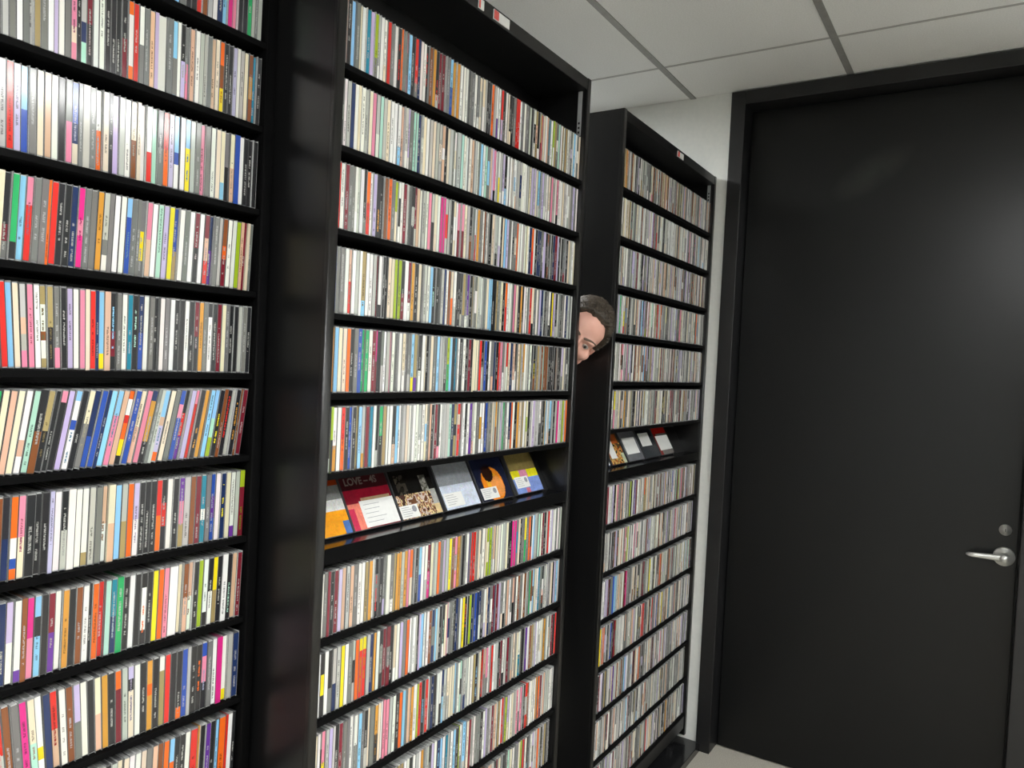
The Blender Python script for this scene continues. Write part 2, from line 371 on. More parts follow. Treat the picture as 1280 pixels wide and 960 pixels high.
        mbp.quad(P4); mbp.quad(Q4[::-1])
        for k in range(4): mbp.quad([P4[(k+1) % 4], P4[k], Q4[k], Q4[(k+1) % 4]])
        o = link('display_board', mbp.mesh('display_board', M['laminate'], False), r); o.matrix_parent_inverse = inv
    if ui == 1:
        sheet_label(tb, .455, pf+.001, top-.029, .066, .022)
        sheet_label(tb, .395, pf+.001, top-.029, .02, .022)
    if ui == 2: sheet_label(tb, 1.62, pf+.001, top-.030, .06, .020)
    units.append(r)
tr = tag(box('floor_track', (-1.1, -.090, 0), (XW-.001, .36, .030), M['track'], None, .002), 'low glossy black track plinth under the shelving units', 'plinth')

# ------------------------------------------------------------------ disc cases
PAL = dict(w='f2f2ea', c='e8dcc0', i='bcbdb6', g='7a7b78', k='2a2a2d', b='2f52ac', s='8ec8ee', n='22335f', r='dc3028', d='7c2030',
           p='e88aa4', m='dc2c88', o='f06a1e', a='d6983a', y='f0dc20', l='a4bc28', e='2cae66', t='1c84a0', v='6a389a', u='88502c',
           h='c2b6da', q='b2e0cc', f='dcb498', x='aa9664')
WORD = dict(w='white', c='cream', i='light-grey', g='grey', k='charcoal', b='blue', s='sky-blue', n='navy', r='red', d='maroon', p='pink',
            m='magenta', o='orange', a='amber', y='yellow', l='lime-green', e='green', t='teal', v='purple', u='brown', h='lilac', q='mint-green', f='peach', x='tan')
LIN = {k: hexc(v) for k, v in PAL.items()}
RND = random.Random(11)
def jit(c, a=.10):
    f_ = 1 + RND.uniform(-a, a); return tuple(max(.004, min(.92, q*f_*(1+RND.uniform(-.05, .05)))) for q in c)
def case_faces(mbc, mbs, t, segs, X, rnd, soft=False, ink=None, titled=True):
    """one disc case standing at the origin of X: spine toward -y, x across, z up"""
    a = t/2; I = Matrix.Identity(4); X = X or I
    tone = rnd.choice([.2, .3, .4, .5, .6]); lid = (tone, tone*1.01, tone)
    tray = rnd.choice([(.14, .14, .142), (.40, .40, .39), (.58, .58, .57), (.32, .32, .33)])
    if soft:                           # card sleeve: colour wraps the whole edge
        base = segs[0][0]; mbc.box((-a, .0006, 0), (a, CD_D-.004, CD_H-.001), tuple(.5*q+.2*.5 for q in base), X); m_ = .00005
        y0 = .0002
    else:
        e_ = .0008
        edge = (tone*.22,)*3; mbc.box((-a, 0, 0), (-a+e_, CD_D, CD_H), lid, X, 0, edge); mbc.box((a-e_, 0, 0), (a, CD_D, CD_H), lid, X, 0, edge)
        mbc.box((-a+e_, .0016, .0012), (a-e_, CD_D-.0012, CD_H-.0016), tray, X); m_ = e_+.0001; y0 = .0003
    zb, zt = (.0006, CD_H-.0012) if soft else (.0030, CD_H-.0030)
    n = sum(wd for _, wd in segs); acc = 0
    lum = sum(segs[0][0])/3
    if ink is None:
        if lum > .25: ink = tuple(q*.38 for q in segs[0][0])
        elif lum > .06: ink = tuple(min(.85, q*.4+.30) for q in segs[0][0])
        else: ink = (.36, .36, .34)
        if lum < .06 and rnd.random() < .15: ink = LIN[rnd.choice('oyaqsr')]
    s0 = rnd.uniform(.05, .35); s1 = min(.97, s0 + rnd.uniform(.3, .65))
    if not titled or rnd.random() < (.55 if lum > .25 else .2): s0 = s1 = 2
    sd = rnd.random()*9
    for colr, wd in segs:              # from the top down
        z1 = zt - (zt-zb)*acc/n; acc += wd; z0 = zt - (zt-zb)*acc/n
        pts = [X @ Vector(q) for q in ((-a+m_, y0, z0), (a-m_, y0, z0), (a-m_, y0, z1), (-a+m_, y0, z1))]
        v0 = (z0-zb)/(zt-zb); v1 = (z1-zb)/(zt-zb)
        mbs.quad(pts, colr, ink, (s0, s1, sd), [(0, v0), (1, v0), (1, v1), (0, v1)])
    # sides of the card so that it is a slab
    for q in (((-a+m_, y0, zb), (-a+m_, y0, zt), (-a+m_, y0+.001, zt), (-a+m_, y0+.001, zb)), ((a-m_, y0, zt), (a-m_, y0, zb), (a-m_, y0+.001, zb), (a-m_, y0+.001, zt)),
              ((-a+m_, y0, zt), (a-m_, y0, zt), (a-m_, y0+.001, zt), (-a+m_, y0+.001, zt)), ((a-m_, y0, zb), (-a+m_, y0, zb), (-a+m_, y0+.001, zb), (a-m_, y0+.001, zb))):
        mbs.quad([X @ Vector(p) for p in q], segs[0][0])
def parse(tok):
    wf = 1.0
    if ':' in tok: tok, q = tok.split(':'); wf = float(q)
    segs = []
    for part in tok.split('/'):
        segs.append((part[0], float(part[1:]) if len(part) > 1 else 1.0))
    return segs, wf
# spines of the set-back unit, row by row from the visible left end to the end panel
ROWS1 = [
 'i s g k k r u u/i w n s m c/p k k e i:.6 g:.7 i',
 'i i/g w g i:.6 x g w h:.6 w g p3/c1/p1 k:.6 i2/n1/q1 d/k w w k k k k/d o1/w4/o1 r w/g g f h:.7 w:1.7 g s/g w:.6 k/h g/p f w i i:.6 g f c:.7 o/u/y k k h w:.7 i c u/a/u t k',
 'i r h s/b g c f w k g/p b2/n1/c1 g:.6 i g w/o c k:.6 h i w c/u c:.6 w w3/r2 q k/g r/o h s3/b1/w2 w s2/y3 i g p g w c c3/s1 g/k c/f b w k k k',
 'c k3/d1/g1 e4/k1 s p1/r2 g g o:.4 r k k n m2/p1/m2 g g a i3/g1/w1 g:.7 w w s1/b3 g g:.6 g2/y2/g1 p/f w q h y b3/x2 w g w d/k w d/f/r n/v g i:.8 u2/o1/d2 w w l f:.7 d:.7 c:.6 g',
 'g r s c i2/f1/i1/p1 p w x2/w3/u1/w2/x1 x/k g3/p1 k h w p c:.7 r n:.5 s4/y1 f k3/d2/k1 g w t k n/b w g k w g w k k w k d/k a g k1/w4 k d c g k k i g k',
 'e/h c f c w3/f1/w1 q k/u x/k k:.8 p1/k6 h s1/w2/b1/w4 k c3/g4 n3/b2 b n:.5 s s2/p4 f o1/w2/r1/o2/y2/k1 b c/f p n1/a4/k2 g:.6 i:.6 s3/f1/h3/o1 c g b1/p1/b3 k/r/v h p1/r4 k a s s3/q2/l2 k u:.7 k i k u:.6 d',
 'k u k/n o4/w2/b1/o1 p/c k:1.3 k k h:.6 w k/i w w w5/x1 i g f/w c/f s i/x o h/w k k k r/o k/r/k w k v/p/x i:1.2 u d t3/w1/t2 g b/v/b w n c w5/v1 i l1/d3',
 'k/t k n h/w w6/v1 u:.7 m/p s1/k1/s2 k d/v w a k u w k:.5 o r q t/n e k w k k1/w3/k1 k y o p w:1.7 c u/f f/w k l w4/k1 k1/w1 y/x k w k f d',
 'q i r3/i2 u g m c4/q3 w4/y1/w1 n r3/f3 w u h/g w k c/f a k o1/d3 i h1/k1/c4 w k a2/o1/a3 k w1/x4 r k k5/o1 b i:.6 k k b1/p2/k2 g w m w5/y1 i n:1.2',
 'c w w c g f u o s1/o2 k k w r:1.4 a:.6 k v k s:.7 o:1.4 r:.5 w k:.6',
]
LEAN = [lambda q: 0, lambda q: -2.0*(1-q), lambda q: -1.5*(1-q), lambda q: 1.5, lambda q: -4.5*max(0, 1-q*1.9), lambda q: 6+5*math.sin(math.pi*q),
        lambda q: .6, lambda q: 1.2*q, lambda q: -7.0*max(0, 1-q*1.4), lambda q: 1]
XVIS = -.492
cases = []        # (unit, row, ordinal from the end, x centre, t, lean, tokens, yF, z, soft)
u = UN[0]
def fill(tokens, xa, xb):
    tot = sum(wf for _, wf in tokens); sc = (xb-xa)/tot; x = xa; out = []
    for segs, wf in tokens:
        out.append((x+sc*wf/2, sc*wf, segs)); x += sc*wf
    return out
def rand_tok(rnd, pal):
    c = rnd.choice(pal); q = rnd.random()
    if q < .72: segs = [(c, 1)]
    elif q < .92: segs = [(c, rnd.uniform(1, 4)), (rnd.choice(pal), 1)]
    else: segs = [(c, 1), (rnd.choice(pal), rnd.uniform(.5, 2)), (c, 1)]
    return segs
MIX = 'w'*24+'c'*11+'i'*15+'g'*20+'k'*22+'f'*4+'d'*3+'u'*3+'n'*2+'b'*1+'s'*2+'r'*2+'p'*2+'o'*1+'a'*2+'h'*3+'x'*4+'qtlv'
PALE = 'w'*34+'c'*14+'i'*20+'g'*9+'k'*5+'f'*5+'h'*5+'s'*3+'q'*3+'p'*2+'a'+'n'
DARK = 'k'*30+'g'*22+'i'*10+'w'*14+'c'*6+'n'*4+'d'*4+'u'*4+'x'*3+'fshprboa'
GREY = 'g'*20+'i'*26+'w'*15+'c'*8+'k'*8+'f'*6+'h'*6+'x'*4+'u'*3+'d'*3+'ps'
for ri in range(14):
    z = u['z'][ri]; yF = u['y']
    if ri < 10:
        toks = [parse(t) for t in ROWS1[ri].split()]
        xa = XVIS if ri not in (0, 9) else u['x1']-.004-len(toks)*(.0098 if ri == 0 else .0100)
        xe = u['x1']-.004-CD_H/2*abs(math.tan(math.radians(LEAN[ri](1.0))))
        vis = fill(toks, xa, xe)
    else:
        vis = []; xa = u['x1']-.004
    n = len(vis)
    x = xa; ext = []
    while x - .0104 > u['x0']+.004+(CD_H/2*abs(math.tan(math.radians(LEAN[ri](0.0)))) if ri < 10 else 0):
        t = RND.choice([.0104]*5+[.0078, .0098]); x -= t; ext.append((x+t/2, t, None))
    allr = ext[::-1] + vis
    N_ = len(allr)
    lns = [LEAN[ri](max(0.0, min(1.0, (e[0]-xa)/max(.01, u['x1']-xa)))) if ri < 10 else 0 for e in allr]
    tans = [math.tan(math.radians(q)) for q in lns]
    for k, (xc, t, segs) in enumerate(allr):
        ln = lns[k]; fan = CD_H/4*(abs(tans[k]-tans[max(0, k-1)])+abs(tans[k]-tans[min(N_-1, k+1)]))
        named = segs is not None
        if segs is None: segs = [(c, wd) for c, wd in rand_tok(RND, MIX)]
        cases.append(dict(unit=0, row=ri, ordn=N_-k, x=xc, t=(t-.00016-fan)*math.cos(math.radians(ln)), lean=ln, segs=segs, y=yF, z=z, soft=RND.random() < .07 or t < .0072))
# the protruding unit and the one by the door: (x in the photograph, spine) picks on a random row
P2 = {0: '433:o 442:s 457:w 486:r 491:g 502:o 514:s 551:d:2 563:s/b 571:a:2 595:w 616:o 647:r:2 679:r 700:q', 1: '444:n 465:c 470:p 519:q:1.6 545:c 625:w/y',
      2: '426:r 431:w 462:o/r 487:o 495:l/c 503:w 533:w 552:m:1.6 576:p/d:2 594:w/r 598:a 610:w 646:o 665:o/r', 3: '415:b 432:w 439:f/r 451:w 460:w 476:w4/k1 495:l:1.6 516:a 523:c 541:s 559:w 565:c/o 613:s:1.6 632:o/r 652:a 671:w 679:i 690:y',
      4: '412:a 423:s 436:o 454:e:1.8 472:m/d 480:w 490:p 517:s3/y1 560:l/e 564:s 581:w 593:c:2 605:b 625:r 633:r/w 638:c 656:w 678:q 695:a',
      5: '416:l/k 428:r/o 440:b 460:d 467:w 475:e/k 483:w:1.7 498:s 515:w:1.7 521:w 539:f 551:w 564:q 573:r1/c1/r3 588:v 602:w 608:b 619:a/u 628:e 641:w 650:c 656:w 664:i 682:s 697:m 704:l 709:o',
      7: '403:w 419:d 440:f 450:w 462:a 486:w 496:a 515:o/c 523:s/b 535:d/m 548:o 563:y 573:a 589:r:1.5 602:g/w 613:l 628:w 642:m:1.5 650:c 658:y/e 662:o 669:i 677:w 686:r 693:w',
      8: '396:w 403:k/y/k 409:w 429:y:1.5 434:w 450:y1/r4:1.6 466:n 472:w 499:w 513:w:1.6 533:w 545:s 561:p 580:y 600:n/w 608:c 622:d 646:w 654:w 663:e 675:t 683:w',
      9: '405:p2/y2 425:d 444:w/g 449:s 462:c 470:a/k 482:p:1.5 499:o 505:s 521:l 534:r 553:n/s 563:c:1.5 587:w:2 611:w 643:c:2 661:w 672:w',
      10: '529:a 550:s 574:l 592:w 603:w 630:r 638:w 646:p 659:u 672:o 688:w', 11: '640:w 655:r 668:w 672:o 680:x'}
P3 = {0: '778:w 783:a 788:w 831:o 845:d 846:d', 1: '777:y 781:c 822:f/r', 3: '771:f 776:e 780:w2/y2/r1 790:w 796:f 808:d 811:p 826:o 833:y/k 843:w', 4: '770:w 774:w 826:d',
      5: '763:v 768:y/p 797:w 809:w 826:w:3 838:d', 7: '756:w 759:d:1.6 765:w 776:f:1.6 786:l:2 792:w 796:d 806:o/x 815:i', 8: '760:w 772:k 785:l 804:w 818:w', 9: '752:w:1.6 760:d 766:b 768:s:1.5 783:m 812:y 826:u',
      10: '750:y 753:o:1.6 778:w:1.6 802:r:1.6 808:p 827:y 840:i', 11: '749:d 765:v 780:s 798:o', 12: '760:w 776:w', 13: '771:w 776:w 807:r 832:a 848:w'}
PALS2 = [MIX, PALE, GREY+DARK, MIX+DARK, MIX+DARK, MIX, None, MIX, DARK+MIX, MIX, MIX+GREY, MIX, MIX]
PALS3 = [GREY, PALE+GREY, GREY, GREY+MIX, GREY, GREY+DARK, None, GREY+MIX, GREY, GREY+MIX, GREY+MIX, GREY, GREY, GREY]
for ui, picks, pals in ((1, P2, PALS2), (2, P3, PALS3)):
    u = UN[ui]
    for ri, z in enumerate(u['z']):
        if z is None: continue
        rnd = random.Random(100*ui+ri)
        row = []; x = u['x0']+.004
        while x + .0104 < u['x1']-.003:
            t = rnd.choice([.0104]*6+[.0098, .0078, .0060]); row.append([x+t/2, t, rand_tok(rnd, pals[ri])]); x += t
        sl = (u['x1']-.003-x)/len(row)
        for k, e in enumerate(row): e[0] += sl*(k+.5)
        for pk in picks.get(ri, '').split():
            px, tok = pk.split(':', 1); segs, wf = parse(tok); px = float(px)
            best = min(row, key=lambda e: abs(project((e[0], u['y'], z+.06))[0]-px)); best[2] = segs
            if wf > 1.3:
                i_ = row.index(best)
                if i_+1 < len(row): row[i_+1][2] = segs
        for k, (xc, t, segs) in enumerate(row):
            cases.append(dict(unit=ui, row=ri, ordn=len(row)-k, x=xc, t=t*.985, lean=0, segs=segs, y=u['y'], z=z, soft=rnd.random() < .06 or t < .007))
def case_matrix(c):
    a = math.radians(c['lean']); t = c['t']; s = math.sin(a)
    lift = abs(s)*t/2
    dy = RND.uniform(0, .0022) if RND.random() < .8 else RND.uniform(.002, .006)
    return Matrix.Translation((c['x']-s*CD_H*.5 if c['lean'] else c['x'], c['y']+dy, c['z']+.0003+lift)) @ Matrix.Rotation(a, 4, 'Y') @ Matrix.Rotation(math.radians(RND.uniform(-.02, .02)), 4, 'Z') @ Matrix.Rotation(math.radians(0 if c['unit'] else .7), 4, 'X')
def seen_area(c):
    if c['unit'] or c['row'] > 9: return 0
    pts = [project((c['x']+dx, c['y'], c['z']+dz)) for dx, dz in ((-c['t']/2, 0), (c['t']/2, 0), (c['t']/2, CD_H), (-c['t']/2, CD_H))]
    xa = max(0, min(p[0] for p in pts)); xb = min(1280, max(p[0] for p in pts)); ya = max(0, (pts[2][1]+pts[3][1])/2); yb = min(960, (pts[0][1]+pts[1][1])/2)
    return max(0, xb-xa)*max(0, yb-ya)
order = sorted(range(len(cases)), key=lambda i: -seen_area(cases[i]))
single = set(order[:300])
def ordinal(n):
    return '%d%s' % (n, 'th' if 10 <= n % 100 <= 20 else {1: 'st', 2: 'nd', 3: 'rd'}.get(n % 10, 'th'))
NUM = ['', 'one shelf', 'two shelves', 'three shelves', 'four shelves', 'five shelves']
bulk_c, bulk_s = MB(), MB()
for i, c in enumerate(cases):
    X = case_matrix(c); rnd = random.Random(5000+i)
    segs = [(jit(LIN[k]), wd) for k, wd in c['segs']]
    if i in single:
        mc, ms = MB(), MB(); case_faces(mc, ms, c['t'], segs, None, rnd, c['soft'])
        o = link('cd_case', mc.mesh('cd_case', M['case'])); o.matrix_world = X
        s_ = link('spine_card', ms.mesh('spine_card', M['spine']), o)
        cs = []
        for k, _ in c['segs']:
            if WORD[k] not in cs: cs.append(WORD[k])
        colw = '-and-'.join(cs[:2]); dr = c['row']-5
        where = 'in the leaning row' if dr == 0 else '%s %s the leaning row' % (NUM[abs(dr)], 'above' if dr < 0 else 'below')
        tag(o, '%s CD spine, %s from the end panel, %s' % (colw, ordinal(c['ordn']), where), 'CD case', 'CD cases on the set-back shelving unit')
    else:
        case_faces(bulk_c, bulk_s, c['t'], segs, X, rnd, c['soft'])
off = len(bulk_c.v)
for q in ('v', 'c', 'k', 't', 'uv'): getattr(bulk_c, q).extend(getattr(bulk_s, q))
bulk_c.f.extend([tuple(off+j for j in f) for f in bulk_s.f]); bulk_c.mi.extend([1]*len(bulk_s.f))
o = link('cd_cases', bulk_c.mesh('cd_cases', [M['case'], M['spine']])); o['kind'] = 'stuff'
tag(o, 'rows of many CD cases filling the black shelving units', 'CD cases')

# ------------------------------------------------------------------ discs shown on the display ledges
def display_case(x, led, yF, wdt, label, patches, base, card=None, cardlabel='white note card with a few printed lines', lettering=None, h=.124, tilt=29.5, rz=0, ticks=True, dot=False):
    """a case leaning on the sloping board; patches: (x0,x1,z0,z1,colour) as fractions of the cover"""
    root = tag(empty('displayed_disc', (x+wdt/2, yF+.043, led+.0001+.0098*math.sin(math.radians(tilt)))), label, 'CD case', 'discs shown on the display ledges')
    root.rotation_euler = (math.radians(-tilt), 0, math.radians(rz))
    a = wdt/2
    c_ = link('case', box_mesh('case', (-a, 0, 0), (a, .0098, h), M['case'], .0008), root)
    at_ = c_.data.attributes.new('Col', 'FLOAT_COLOR', 'CORNER'); at_.data.foreach_set('color', [.06, .06, .065, 1]*len(c_.data.loops))
    mb = MB(); NX, NZ = 42, 36
    for i in range(NX):
        for j in range(NZ):
            u0, u1, v0, v1 = i/NX, (i+1)/NX, j/NZ, (j+1)/NZ; cc = base; um, vm_ = (u0+u1)/2, (v0+v1)/2
            for pt in patches:
                if len(pt) == 5 and pt[0] <= um <= pt[1] and pt[2] <= vm_ <= pt[3]:
                    cc = pt[4]
                    if isinstance(cc, list): cc = cc[int((noise.noise(Vector((um*11+x*40, vm_*8, .3)))*.5+.5)*len(cc)*1.6-.3*len(cc)) % len(cc)]
                if len(pt) == 4 and (um-pt[0])**2 + ((vm_-pt[1])*h/wdt)**2 < pt[2]**2: cc = pt[3]
            cc = jit(cc, .08)
            p = lambda uu, vv: (-a+.004+(wdt-.006)*uu, -.0006, .002+(h-.004)*vv)
            mb.quad([p(u0, v0), p(u1, v0), p(u1, v1), p(u0, v1)], cc)
    cov = link('cover', mb.mesh('cover', M['cover']), root)
    if card:
        cx0, cx1, cz0, cz1 = card
        k_ = link('note_card', box_mesh('note_card', (-a+wdt*cx0, -.0016, h*cz0), (-a+wdt*cx1, -.0009, h*cz1), M['paper']), root); k_['label'] = cardlabel
        if ticks:
            rr = random.Random(int(x*1000)); mt = MB()
            n = 5
            for q in range(n):
                zz = h*(cz0+(cz1-cz0)*(.18+.66*q/(n-1))); xa = -a+wdt*(cx0+(cx1-cx0)*.08); xb = -a+wdt*(cx0+(cx1-cx0)*rr.uniform(.45, .72))
                mt.quad([(xa, -.0017, zz-.0005), (xb, -.0017, zz-.0005), (xb, -.0017, zz+.0005), (xa, -.0017, zz+.0005)])
            link('printed_lines', mt.mesh('printed_lines', M['ink'], False), k_)
        if dot:
            bmd = lathe([(.0075, -.0016), (.0075, -.0019)], n=20); me = bm_mesh('round_stamp', bmd, M['ink'], False)
            cxx = -a+wdt*(cx1-.09); czz = h*(cz0+(cz1-cz0)*.66)
            for v in me.vertices: v.co = Vector((cxx+v.co.y, v.co.x, czz+v.co.z))
            link('round_stamp', me, k_)
    if lettering:
        txt, lx, lz, size, col = lettering
        cu_ = bpy.data.curves.new('lettering', 'FONT'); cu_.body = txt; cu_.size = size; cu_.extrude = .0001; cu_.offset = .0006
        to = bpy.data.objects.new('lettering', cu_); COL.objects.link(to)
        dg = bpy.context.evaluated_depsgraph_get(); me = bpy.data.meshes.new_from_object(to.evaluated_get(dg)); bpy.data.objects.remove(to, do_unlink=True)
        mm, _, _, _ = mat('lettering_ink', col, .4); me.materials.clear(); me.materials.append(mm)
        for v in me.vertices: v.co = Vector((-a+wdt*lx+v.co.x, -.0013-v.co.z, h*lz+v.co.y))
        link('lettering', me, cov)
    return root
C = lambda s: hexc(s)
l2, y2 = UN[1]['led'], UN[1]['y']
display_case(.002, l2, y2, .128, 'orange and grey CD at the ledge end, white band across its cover', [(0, 1, .42, .60, C('f0f0ee')), (0, 1, .60, .86, C('8a8c8a')), (0, 1, .86, 1, C('a03a10')), (.85, 1, 0, .22, C('4a70b0'))], C('f6a010'))
display_case(.1315, l2, y2, .144, 'dark red CD cover lettered across its top, large white note card', [(0, 1, .72, 1, C('4a1a20')), (0, .30, .0, .48, C('e8806c')), (0, .12, 0, .4, C('c82a50')), (.3, .95, .5, .56, C('b09070'))], C('8a0c26'), (.27, .985, .03, .50), lettering=('LOVE – 4S', .10, .80, .022, C('857a74')))
display_case(.280, l2, y2, .146, 'black CD cover with a mottled figure scene and small stamped note card', [(0, 1, 0, .46, [C('6a4630'), C('c8b4a8'), C('9a6a50'), C('d8c090'), C('4a3028'), C('b08868')]), (.70, .86, .46, .80, [C('8c8a82'), C('5a5850'), C('a8a69c')]), (.10, .34, .46, .85, [C('3a352e'), C('242018'), C('4a443a')]), (.86, 1, .2, .5, C('a8a8a4')), (.85, 1, 0, .2, C('d8c090'))], C('141210'), (.02, .43, .03, .27), dot=True)
display_case(.438, l2, y2, .144, 'plain pale blue-grey CD cover with white note card', [(0, 1, 0, .5, C('d4dcec'))], C('9a9ea4'), (.05, .55, .06, .34))  # upper half coloured darker: painted shade of the shelf above
display_case(.590, l2, y2, .146, 'navy and black CD cover with an orange disc, white stamped card', [(.5, .36, .34, C('f08a20')), (.5, .40, .20, C('f8b030')), (.62, .3, .2, C('f09a50')), (.42, .62, .17, C('2a1408'))], C('1a2038'), (.06, .55, .05, .30), dot=True)
display_case(.756, l2, y2, .142, 'yellow, olive and blue CD cover with white stamped card', [(0, 1, .36, .55, C('e8e020')), (.3, .6, .36, .55, C('e090b0')), (0, 1, 0, .36, C('8098d8')), (.35, .5, 0, .12, C('d87888'))], C('8a7a48'), (.08, .55, .14, .40), dot=True)
l3, y3 = UN[2]['led'], UN[2]['y']
display_case(1.184, l3, y3, .125, 'blue CD cover with bright white card on the ledge by the end panel', [(0, 1, .45, 1, C('2c4a88'))], C('3a64a8'), (.15, .98, .03, .42), ticks=False)
display_case(1.325, l3, y3, .125, 'gold and brown patterned CD cover with tan card', [(.1, .5, .6, .9, C('d8b060')), (.5, .9, .3, .9, C('b05a28')), (0, 1, 0, .6, [C('5a4a30'), C('b05a28'), C('d8b060'), C('3a2a1c')]), (.8, 1, 0, .3, C('c8d0b0'))], C('5a4a30'), (.12, .48, .18, .72), ticks=False)
display_case(1.462, l3, y3, .142, 'grey CD cover bearing a large white card', [], C('6c6e72'), (.10, .86, .22, .72), ticks=False)
display_case(1.615, l3, y3, .142, 'charcoal CD cover with a white card near its top', [], C('2a3036'), (.10, .75, .38, .80), ticks=False)
display_case(1.768, l3, y3, .142, 'red CD cover mostly behind a wide white card', [(0, 1, .72, 1, C('c01c14')), (0, .2, 0, .72, C('7a1a14'))], C('6a6460'), (.10, .97, .16, .64), ticks=False)

# ------------------------------------------------------------------ the person leaning out between two units
HS = .955                                           # head scale
eye_px = (723.5, 424.0); v = FWD + RIGHT*((eye_px[0]-640)/F_PX) - UP*((eye_px[1]-480)/F_PX)
EYE = CAM + v*((.9945-CAM.x)/v.x)                   # between the eyes, just behind the unit's end
view = v.normalized()
fr = (-view).normalized()
hu = (UP*math.cos(math.radians(42)) + RIGHT*math.sin(math.radians(42))); hu = (hu - fr*hu.dot(fr)).normalized()
fr = (Matrix.Rotation(math.radians(10), 3, hu) @ fr).normalized()     # face turned slightly
a_ = math.radians(17); fr, hu = (fr*math.cos(a_)-hu*math.sin(a_)).normalized(), (hu*math.cos(a_)+fr*math.sin(a_)).normalized()   # chin tucked in
hl = hu.cross(fr).normalized() * -1                 # his left: image right
if hl.dot(RIGHT) < 0: hl = -hl
HM = Matrix(((hl.x, -fr.x, hu.x, 0), (hl.y, -fr.y, hu.y, 0), (hl.z, -fr.z, hu.z, 0), (0, 0, 0, 1)))  # local: +x his left, -y face, +z crown
HC = EYE - (HM @ Vector((0, -.082*HS, .008*HS)))    # head centre
HM = Matrix.Translation(HC) @ HM @ Matrix.Scale(HS, 4)
class Blob:
    """many overlapping balls, joined afterwards by a voxel remesh"""
    def __init__(s): s.v = []; s.f = []
    def ball(s, T, seg, rings):
        n = len(s.v); pts = [Vector((0, 0, 1))]
        for j in range(1, rings):
            th = math.pi*j/rings
            for i in range(seg): pts.append(Vector((math.sin(th)*math.cos(2*math.pi*i/seg), math.sin(th)*math.sin(2*math.pi*i/seg), math.cos(th))))
        pts.append(Vector((0, 0, -1))); s.v.extend([T @ p for p in pts])
        for i in range(seg):
            k = (i+1) % seg; s.f.append((n, n+1+i, n+1+k)); e = n+1+(rings-2)*seg; s.f.append((n+len(pts)-1, e+k, e+i))
            for j in range(rings-2):
                a_ = n+1+j*seg; s.f.append((a_+i, a_+seg+i, a_+seg+k, a_+k))
    def mesh(s, name):
        me = bpy.data.meshes.new(name); me.from_pydata(s.v, [], s.f); me.update(); return me
def ell(bm, c, r, M4=None, seg=20, rings=12, rot=None):
    T = Matrix.Translation(c) @ (rot or Matrix.Identity(4)) @ Matrix.Diagonal((*r, 1))
    bm.ball(M4 @ T if M4 is not None else T, seg, rings)
def limb(bm, a, b_, ra, rb, n=9):
    a, b_ = Vector(a), Vector(b_)
    for k in range(n):
        s = k/(n-1); bm.ball(Matrix.Translation(a.lerp(b_, s)) @ Matrix.Scale(ra+(rb-ra)*s, 4), 14, 9)
def blob_mesh(name, bm, m):
    me = bm.mesh(name); me.materials.append(m); me.polygons.foreach_set('use_smooth', [True]*len(me.polygons)); return me
def head(bm):
    E_ = lambda c, r, rot=None: ell(bm, c, r, HM, rot=rot)
    E_((0, .012, .030), (.073, .094, .084)); E_((0, .030, .020), (.074, .080, .078)); E_((0, -.030, .040), (.064, .060, .066))
    E_((0, -.028, -.030), (.060, .062, .070)); E_((0, -.040, -.078), (.044, .044, .040)); E_((0, -.066, -.100), (.024, .022, .018))
    for s in (-1, 1):
        E_((s*.040, -.058, -.026), (.028, .026, .024)); E_((s*.026, -.079, .024), (.027, .014, .008)); E_((s*.072, .010, -.012), (.010, .020, .030), Matrix.Rotation(math.radians(-12), 4, 'X'))
        E_((s*.048, -.010, -.062), (.022, .040, .030)); E_((s*.013, -.098, -.036), (.0095, .012, .009))
        E_((s*.031, -.068, .006), (.019, .012, .010)); E_((s*.031, -.073, .0125), (.018, .010, .0045)); E_((s*.031, -.072, -.003), (.017, .010, .004))
    for k in range(8):
        s = k/7; E_((0, -.082-.026*s, .014-.044*s), (.0075+.0065*s, .012, .010))
    E_((0, -.082, -.060), (.024, .012, .006)); E_((0, -.080, -.072), (.020, .013, .007))
bm = Blob(); head(bm)
nk = HM @ Vector((0, .022, -.075)); nb = Vector((1.008, .258, 1.500)); nm = Vector((1.034, .172, 1.560))
limb(bm, nk, nm, .050, .050, 20); limb(bm, nm, nb, .050, .060, 20)
ch = Vector((.885, .318, 1.30)); pe = Vector((.81, .370, .97)); ab = Vector((.845, .345, 1.13))
sR = Vector((.755, .320, 1.45)); sL = Vector((1.085, .315, 1.39))
limb(bm, nb, ch, .075, .11, 14); limb(bm, sR, sL, .062, .062, 20)
ell(bm, ch, (.165, .105, .17)); ell(bm, ab, (.145, .10, .15)); ell(bm, pe, (.160, .110, .13))
for sh, el, wr in ((sR, (.71, .43, 1.15), (.74, .34, .92)), (sL, (1.13, .42, 1.11), (1.10, .33, .88))):
    limb(bm, sh, el, .052, .040, 24); limb(bm, el, wr, .040, .027, 24)
    w_ = Vector(wr); dn = (w_-Vector(el)).normalized(); ell(bm, w_+dn*.045, (.038, .018, .045))
    for f_ in range(4):
        k0 = w_ + dn*.075 + Vector((-.027+.018*f_, 0, 0)); ln = (.062, .07, .066, .052)[f_]
        limb(bm, k0, k0+dn*ln*.5, .0095, .009, 5); limb(bm, k0+dn*ln*.5, k0+dn*ln+Vector((0, -.015, 0)), .009, .0075, 5)
    limb(bm, w_+dn*.02+Vector((.02, -.01, 0)), w_+dn*.075+Vector((.045, -.03, 0)), .011, .009, 6)
